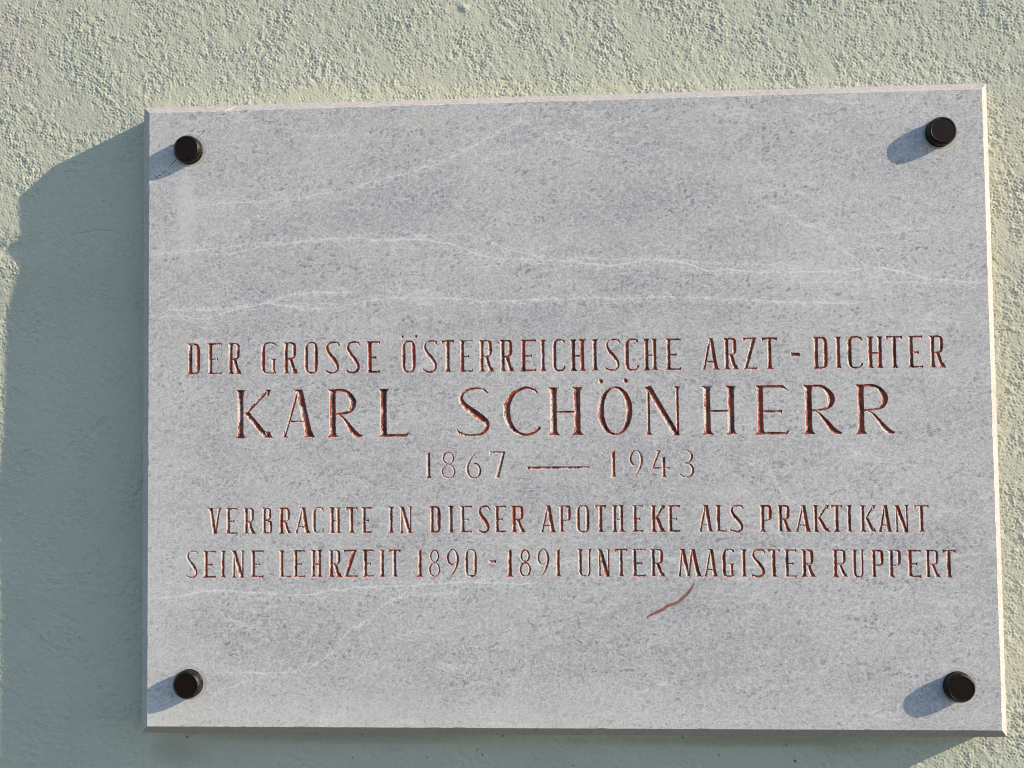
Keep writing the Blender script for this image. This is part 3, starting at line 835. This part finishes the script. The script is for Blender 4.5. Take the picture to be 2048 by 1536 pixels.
LINE5 = [('S', 370.7, 396.7), ('E', 405, 431.9), ('I', 440.5, 450.8), ('N', 461, 490), ('E', 499, 527.6), ('L', 556.3, 582.6), ('E', 584.6, 610), ('H', 619.7, 645), ('R', 655, 685), ('Z', 686, 715), ('E', 723.7, 747.7),
         ('I', 758, 770.3), ('T', 776, 801.5), ('1', 833.7, 846.4), ('8', 856.2, 880.6), ('9', 893.3, 916.7), ('0', 929.4, 953.8), ('-', 976.9, 992.5), ('1', 1011.5, 1026.7), ('8', 1037.4, 1062), ('9', 1074.3, 1097.4),
         ('1', 1110, 1122.8), ('U', 1153.4, 1183.7), ('N', 1192.5, 1221.8), ('T', 1228.6, 1255), ('E', 1262.4, 1291.7), ('R', 1298.9, 1331), ('M', 1353.6, 1404.4), ('A', 1405.4, 1437), ('G', 1443.5, 1468.9),
         ('I', 1480.6, 1494), ('S', 1501, 1532), ('T', 1534.2, 1560.2), ('E', 1567, 1593.7), ('R', 1600.7, 1632), ('R', 1663.4, 1696.2), ('U', 1701.8, 1729.5), ('P', 1740.7, 1767.4), ('P', 1774.6, 1802.3),
         ('E', 1812.5, 1842.3), ('R', 1848.8, 1881.6), ('T', 1883.3, 1911.6)]
# letters, tops and bottoms as (x, y) runs, stem, hairline, big
LINES = [
    (LINE1, [(373, 687), (900, 680.5), (1345, 677), (1874, 671)], [(373, 749.5), (900, 744.7), (1345, 740.6), (1874, 735.5)], 8.8, 4.3, False),
    (LINE2, [(508, 780), (1040, 775.3), (1437, 771.8), (1750, 768.7)], [(508, 876.4), (1040, 871), (1437, 869.6), (1750, 868)], 13.8, 5.2, True),
    (LINE3, [(857, 903.4), (1373, 900)], [(857, 957.6), (1373, 955)], 8.2, 3.9, False),
    (LINE4, [(414, 1016), (720, 1014), (900, 1011.5), (1300, 1010), (1850, 1010)], [(414, 1069), (720, 1067), (900, 1066), (1300, 1064.5), (1850, 1065)], 8.2, 4.2, False),
    (LINE5, [(383, 1101.6), (735, 1099), (1250, 1097.5), (1900, 1099.5)], [(383, 1156.2), (735, 1154.5), (1250, 1153.5), (1900, 1156)], 8.2, 4.2, False),
]

GS = 0.75          # field spacing in units
SLOPE = .52        # depth of the V per unit of distance to its lip
NMAR = 6


class Field:
    """one band of the face: depth fields of its carvings, their meshes and outlines"""
    def __init__(f, xa, ya, xb, yb, seed):
        f.x0, f.y0 = xa, ya
        f.nx = int((xb - xa) / GS) + 1; f.ny = int((yb - ya) / GS) + 1
        f.F = np.full((f.ny, f.nx), -50.0)
        f.O = np.full((f.ny, f.nx), -1, np.int32)
        f.wob = band((f.ny, f.nx), GS, 7.0, .5, seed) * .16 + band((f.ny, f.nx), GS, 16.0, .4, seed + 1) * .14
        f.items = []

    def add(f, prims, ox, base, name, up=True, slope=SLOPE, mat=None):
        idx = len(f.items); f.items.append((name, slope, mat))
        xs = []; ys = []
        for kind, P in prims:
            for q in P:
                r = (q[2] / 2 if kind == 'c' else 0) + 3
                xs += [q[0] - r, q[0] + r]; ys += [q[1] - r, q[1] + r]
        xa, xb = min(xs) + ox, max(xs) + ox
        ya, yb = base - max(ys), base - min(ys)
        i0 = max(0, int((xa - f.x0) / GS)); i1 = min(f.nx, int((xb - f.x0) / GS) + 2)
        j0 = max(0, int((ya - f.y0) / GS)); j1 = min(f.ny, int((yb - f.y0) / GS) + 2)
        X, Y = np.meshgrid(f.x0 + np.arange(i0, i1) * GS - ox, base - (f.y0 + np.arange(j0, j1) * GS))
        v = np.full(X.shape, -50.0)
        for kind, P in prims:
            v = np.maximum(v, poly_f(P, X, Y) if kind == 'p' else curve_f(P, X, Y))
        v = v + f.wob[j0:j1, i0:i1]
        sub = f.F[j0:j1, i0:i1]; so_ = f.O[j0:j1, i0:i1]
        m = v > sub
        sub[m] = v[m]; so_[m] = idx
        return idx

    def run(f, sign=1.0):
        F = f.F.copy()
        F[np.abs(F) < .03] = -.03
        ins = F > 0
        cell = ins[:-1, :-1].astype(int) + ins[:-1, 1:] + ins[1:, 1:] + ins[1:, :-1]
        act = np.argwhere(cell > 0)
        meshes = [dict(v=[], f=[], k={}) for _ in f.items]
        segs = {}
        pts = {}
        FL = F.tolist(); OL = f.O.tolist()
        def crossing(a, b):
            key = (a, b) if a < b else (b, a)
            if key not in pts:
                (j, i), (j2, i2) = key
                fa, fb = FL[j][i], FL[j2][i2]
                t = fa / (fa - fb)
                pts[key] = (f.x0 + (i + t * (i2 - i)) * GS, f.y0 + (j + t * (j2 - j)) * GS)
            return key
        for j, i in act.tolist():
            cs = [(j, i), (j + 1, i), (j + 1, i + 1), (j, i + 1)]
            best = max(cs, key=lambda c: FL[c[0]][c[1]])
            ow = OL[best[0]][best[1]]
            M = meshes[ow]; slope = f.items[ow][1]
            poly = []
            pc = []
            for q in range(4):
                a, b = cs[q], cs[(q + 1) % 4]
                ia_, ib_ = FL[a[0]][a[1]] > 0, FL[b[0]][b[1]] > 0
                if ia_: poly.append(('n', a))
                if ia_ != ib_:
                    kx = crossing(a, b); poly.append(('c', kx)); pc.append((ia_, kx))
            # outline pieces: leaving crossing -> next entering crossing
            n = len(pc)
            for q in range(n):
                if pc[q][0]:
                    segs.setdefault(pc[q][1], []).append(pc[(q + 1) % n][1])
            ids = []
            for kind, key in poly:
                kk = (kind, key)
                if kk not in M['k']:
                    M['k'][kk] = len(M['v'])
                    if kind == 'n':
                        M['v'].append((f.x0 + key[1] * GS, f.y0 + key[0] * GS, sign * slope * FL[key[0]][key[1]]))
                    else:
                        M['v'].append((*pts[key], 0.0))
                ids.append(M['k'][kk])
            M['f'].append(ids)
        loops = []
        while segs:
            st = next(iter(segs)); cur = st; lp = []
            while cur in segs:
                lp.append(pts[cur])
                nx_ = segs[cur].pop()
                if not segs[cur]: del segs[cur]
                cur = nx_
            if len(lp) > 4: loops.append(lp)
        return meshes, loops


def interp(runs, x):
    return float(np.interp(x, [a for a, _ in runs], [b for _, b in runs]))


root = bpy.data.objects.new('memorial_plaque', None)
C.objects.link(root)
root.location = W(FW / 2, FH + 20, ZF)
root['label'] = 'grey marble memorial plaque with worn red carved lettering and four dark caps'
root['category'] = 'plaque'

all_loops = []
NAMES = {'-': 'dash', '—': 'dash'}
for li, (letters, tops, bots, s, t, big) in enumerate(LINES):
    ys = [un(x, y)[1] for x, y in tops]; yb = [un(x, y)[1] for x, y in bots]
    xl = un(letters[0][1], 700)[0]; xr = un(letters[-1][2], 700)[0]
    fld = Field(max(4, xl - 20), min(ys) - 20, xr + 20, max(yb) + 8, 100 + li)
    rr = random.Random(li)
    for ch, u0, u1 in letters:
        um = (u0 + u1) / 2
        vt, vb = interp(tops, um), interp(bots, um)
        vm_ = (vt + vb) / 2
        a, yt = un(u0, vt); b, yb_ = un(u1, vb)
        a = un(u0, vm_)[0]; b = un(u1, vm_)[0]
        Wd = b - a; Hh = yb_ - yt
        ss_ = s * rr.uniform(.93, 1.07); tt = t * rr.uniform(.92, 1.08)
        if ch in '-—':
            mid = {0: 709, 2: 935.5, 4: 1123.3}[li]
            ym = un(um, mid)[1]
            g = Glyph(Wd, 0, ss_, tt * (1.35 if ch == '-' else 1.25), big)
            g.poly((0, -g.t * .62), (Wd, -g.t * .62), (Wd, g.t * .62), (0, g.t * .62))
            fld.add(g.pr, a, ym, 'dash')
            continue
        g = Glyph(Wd, Hh, ss_, tt, big)
        g.build(ch)
        fld.add(g.pr, a, yb_, 'digit' if ch.isdigit() else 'letter')
    meshes, loops = fld.run()
    all_loops += loops
    pi_ = 0
    for (name, _, _), M in zip(fld.items, meshes):
        if not M['v']: continue
        v = np.array(M['v'])
        wv = np.stack([FACE0[0] + v[:, 0] * S, FACE0[1] + v[:, 2] * S, FACE0[2] - v[:, 1] * S], 1)
        cx_, cz_ = (wv[:, 0].min() + wv[:, 0].max()) / 2, wv[:, 2].min()
        pi_ += 1
        pv = .5 + (.03, .03, -.07, .0, .0)[li] + rr.uniform(-.035, .035)
        if li == 3 and pi_ in (4, 7): pv -= .12
        if li == 1 and pi_ in (1, 4, 6): pv += .04
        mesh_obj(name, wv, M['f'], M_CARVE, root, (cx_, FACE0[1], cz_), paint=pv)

# hairline crack across the upper left corner
k_ = NT('crack_fill')
pp = k_.coord()
k_.put(k_.b.inputs['Base Color'], k_.mix(k_.ss(k_.noise(pp, .08, 3, .6), .42, .62), (.05, .045, .04), (.50, .45, .38)))
k_.b.inputs['Roughness'].default_value = .9
cp = [un(*p) for p in CRACK]
cp = [p for p in cp if p[0] > 2.5 and p[1] > 2.5]
rc = random.Random(5)
fine = []
for (xa, ya), (xb, yb) in zip(cp[:-1], cp[1:]):
    n = max(2, int(math.hypot(xb - xa, yb - ya) / 4))
    for q in range(n):
        t = q / n
        fine.append((xa + (xb - xa) * t + rc.uniform(-.7, .7), ya + (yb - ya) * t + rc.uniform(-.7, .7), rc.uniform(.9, 2.0)))
fx0, fx1 = min(p[0] for p in fine) - 6, max(p[0] for p in fine) + 6
fy0, fy1 = min(p[1] for p in fine) - 6, max(p[1] for p in fine) + 6
fx0 = max(fx0, 1.0); fy0 = max(fy0, 1.0)
fc = Field(fx0, fy0, fx1, fy1, 300)
fc.add([('c', [(x, -y, w) for x, y, w in fine])], 0, 0, 'crack', slope=1.4)
fc.F[0, :] = fc.F[-1, :] = fc.F[:, 0] = fc.F[:, -1] = -5
ms, lp = fc.run()
all_loops += lp
v = np.array(ms[0]['v'])
wv = np.stack([FACE0[0] + v[:, 0] * S, FACE0[1] + v[:, 2] * S, FACE0[2] - v[:, 1] * S], 1)
mesh_obj('crack', wv, ms[0]['f'], k_.m, root, (wv[:, 0].mean(), FACE0[1], wv[:, 2].min()))['label'] = 'crack running across the upper left corner'

# dried brush slip of red-brown paint
k_ = NT('thin_paint')
pp = k_.coord()
k_.put(k_.b.inputs['Base Color'], k_.mix(k_.ss(k_.noise(pp, .12, 4, .65), .3, .7), (.22, .07, .055), (.34, .15, .12)))
k_.b.inputs['Roughness'].default_value = .55
sm = [(1297, 1237, 1.5), (1294.3, 1236.5, 2), (1295.5, 1233.5, 2.5), (1300, 1230.5, 4), (1312, 1225.5, 5.2), (1325, 1219, 6), (1335, 1212, 6), (1350, 1206.5, 5), (1362, 1199.5, 6), (1374, 1188, 5.5), (1382, 1178.5, 5), (1387, 1169, 2.4), (1389, 1163.5, 1)]
sp = spline([(*un(a, b), w) for a, b, w in sm], n=6)
fs = Field(min(p[0] for p in sp) - 8, min(p[1] for p in sp) - 8, max(p[0] for p in sp) + 8, max(p[1] for p in sp) + 8, 400)
fs.add([('c', [(x, -y, w) for x, y, w in sp])], 0, 0, 'paint_streak', slope=1)
ms, _ = fs.run()
v = np.array(ms[0]['v'])
wv = np.stack([FACE0[0] + v[:, 0] * S, FACE0[1] - (.05 + np.minimum(v[:, 2], .5) * .5) * S, FACE0[2] - v[:, 1] * S], 1)
mesh_obj('paint_streak', wv, ms[0]['f'], k_.m, root, (wv[:, 0].mean(), FACE0[1], wv[:, 2].min()))['label'] = 'thin red-brown paint streak below the last line of lettering'

# ---------------------------------------------------------------- slab: face with the cuts left open, bevel, edges, back
verts2 = []; faces_in = []
def add_loop(lp):
    A = sum(p[0] * q[1] - q[0] * p[1] for p, q in zip(lp, lp[1:] + lp[:1]))
    if A < 0: lp = lp[::-1]
    b = len(verts2)
    verts2.extend((float(x), float(y)) for x, y in lp)
    faces_in.append(list(range(b, b + len(lp))))
# the arris is slightly chipped: border points wander inwards a little
def border():
    out = []
    r = np.random.default_rng(21)
    def side(xa, ya, xb, yb, nx_, ny_):
        L = math.hypot(xb - xa, yb - ya); n = int(L / 4)
        w = np.convolve(r.standard_normal(n + 8), np.ones(5) / 5, 'same')[4:4 + n] * .45
        ch = np.zeros(n)
        for _ in range(int(L / 130)):
            c = r.integers(3, n - 3); ww = r.integers(1, 4)
            ch[max(0, c - ww):c + ww] += r.uniform(.3, 1.0)
        for i in range(n):
            t = i / n
            e_ = min(1, min(i, n - i) / 3)
            d = (abs(w[i]) + ch[i]) * e_
            out.append((xa + (xb - xa) * t + nx_ * d, ya + (yb - ya) * t + ny_ * d))
    side(0, 0, 0, FH, 1, 0); side(0, FH, FW, FH, 0, -1); side(FW, FH, FW, 0, -1, 0); side(FW, 0, 0, 0, 0, 1)
    return out
BRD = border()
add_loop(BRD)
for lp in all_loops: add_loop(lp)
ov, oe, of_, _, _, orig = delaunay_2d_cdt([Vector(p) for p in verts2], [], faces_in, 0, 1e-4)
tri = []
for fc_, og in zip(of_, orig):
    og = set(og)
    if 0 in og and (len(og) - 1) % 2 == 0:
        tri.append(fc_)
P2 = np.array([(p[0], p[1]) for p in ov])
nf = len(P2)
BZ, BW = 24.0, 0.0
oc = [un(289, 214, BZ), un(282.3, 1464.1, BZ), un(2015.4, 1476.3, BZ), un(1972.1, 167.4, BZ)]   # TL BL BR TR
ol, orr = (oc[0][0] + oc[1][0]) / 2, (oc[2][0] + oc[3][0]) / 2
ot, ob = (oc[0][1] + oc[3][1]) / 2, (oc[1][1] + oc[2][1]) / 2
V = [(x, y, 0.0) for x, y in P2]
F = [list(t) for t in tri]
# winding: face towards the viewer
def fix(fl):
    a, b, c = (V[i] for i in fl[:3])
    return fl
nb = len(BRD)
def mapo(x, y):   # the matching point on the bevel's outer line
    u = x / FW; v = y / FH
    d = [u, 1 - u, v, 1 - v]; k = d.index(min(d))
    X = ol + (orr - ol) * u; Y = ot + (ob - ot) * v
    if k == 0: X = ol
    elif k == 1: X = orr
    elif k == 2: Y = ot
    else: Y = ob
    return X, Y
rb = np.random.default_rng(3)
wob = np.convolve(rb.standard_normal(nb + 20), np.ones(9) / 9, 'same')[10:10 + nb] * .5
start = len(V)
CLEAN = [(min(max(x, 0), FW), min(max(y, 0), FH)) for x, y in BRD]
for z_, r_ in ((0.0, 0), (1.6, -1), (BZ - 1.5, 1), (BZ + 1.5, 2), (ZF - 1.5, 3)):
    for i, (x, y) in enumerate(BRD):
        if r_ == 0: V.append((x, y, 0.0))
        elif r_ == -1:
            X, Y = mapo(x, y)
            u = x / FW; v_ = y / FH; dd_ = [u, 1 - u, v_, 1 - v_]; kk_ = dd_.index(min(dd_))
            bx, by = (0 if kk_ == 0 else FW if kk_ == 1 else x), (0 if kk_ == 2 else FH if kk_ == 3 else y)
            f_ = .045 + abs(wob[i]) * .05
            V.append((bx + (X - bx) * f_, by + (Y - by) * f_, 1.6 + wob[i] * .4))
        else:
            X, Y = mapo(x, y)
            cx_, cy_ = FW / 2, FH / 2
            k = 1.2 if r_ == 1 else 0
            V.append((X - math.copysign(k, X - cx_) + (wob[i] if r_ < 3 else 0) * 0, Y - math.copysign(k, Y - cy_) + 0, z_ + wob[i] * (r_ < 3)))
for r_ in range(4):
    for i in range(nb):
        j = (i + 1) % nb
        a = start + r_ * nb
        F.append([a + i, a + j, a + nb + j, a + nb + i])
F.append([start + 4 * nb + i for i in range(nb)])
V = np.array(V)
wv = np.stack([FACE0[0] + V[:, 0] * S, FACE0[1] + V[:, 2] * S, FACE0[2] - V[:, 1] * S], 1)
slab = mesh_obj('stone_slab', wv, F, M_FACE, root, FACE0)
print('slab tris', len(tri), 'loops', len(all_loops))

# ---------------------------------------------------------------- caps
PROF = [(27.5, -.5), (27.5, 2.2), (26.2, 3.2), (26.2, 6.4), (27.0, 7.2), (27.2, 13.2), (26.4, 15.4), (24.6, 18.2), (23.6, 19.6), (22.6, 20.0), (22.0, 19.5)]
def lathe(prof, n, cx, cy):
    v = []; f = []
    for r, z in prof:
        for i in range(n):
            th = 2 * math.pi * i / n
            v.append((cx + r * math.cos(th) * S, -z * S, cy + r * math.sin(th) * S))
    for k in range(len(prof) - 1):
        for i in range(n):
            j = (i + 1) % n
            f.append([k * n + i, k * n + j, (k + 1) * n + j, (k + 1) * n + i])
    return v, f
capmesh = None
for ci, (cx, cy) in enumerate(CAPS):
    w0 = W(cx, cy, 0)
    if capmesh is None:
        v, f = lathe(PROF, 72, 0, 0)
        capmesh = bpy.data.meshes.new('screw_cap'); capmesh.from_pydata(v, [], f); capmesh.update(); capmesh.shade_smooth()
        capmesh.materials.append(M_CAP)
        v, f = lathe([(22.1, 19.55), (21.6, 19.35), (12, 19.45), (3, 19.5)], 72, 0, 0)
        f.append([3 * 72 + i for i in range(72)])
        facemesh = bpy.data.meshes.new('cap_face'); facemesh.from_pydata(v, [], f); facemesh.update()
        facemesh.materials.append(M_CAPF)
    o = bpy.data.objects.new('screw_cap', capmesh); C.objects.link(o)
    o.parent = root; o.location = Vector(w0) - Vector(root.location)
    o.rotation_euler = (0, ci * 1.3, 0)
    q = bpy.data.objects.new('cap_face', facemesh); C.objects.link(q); q.parent = o
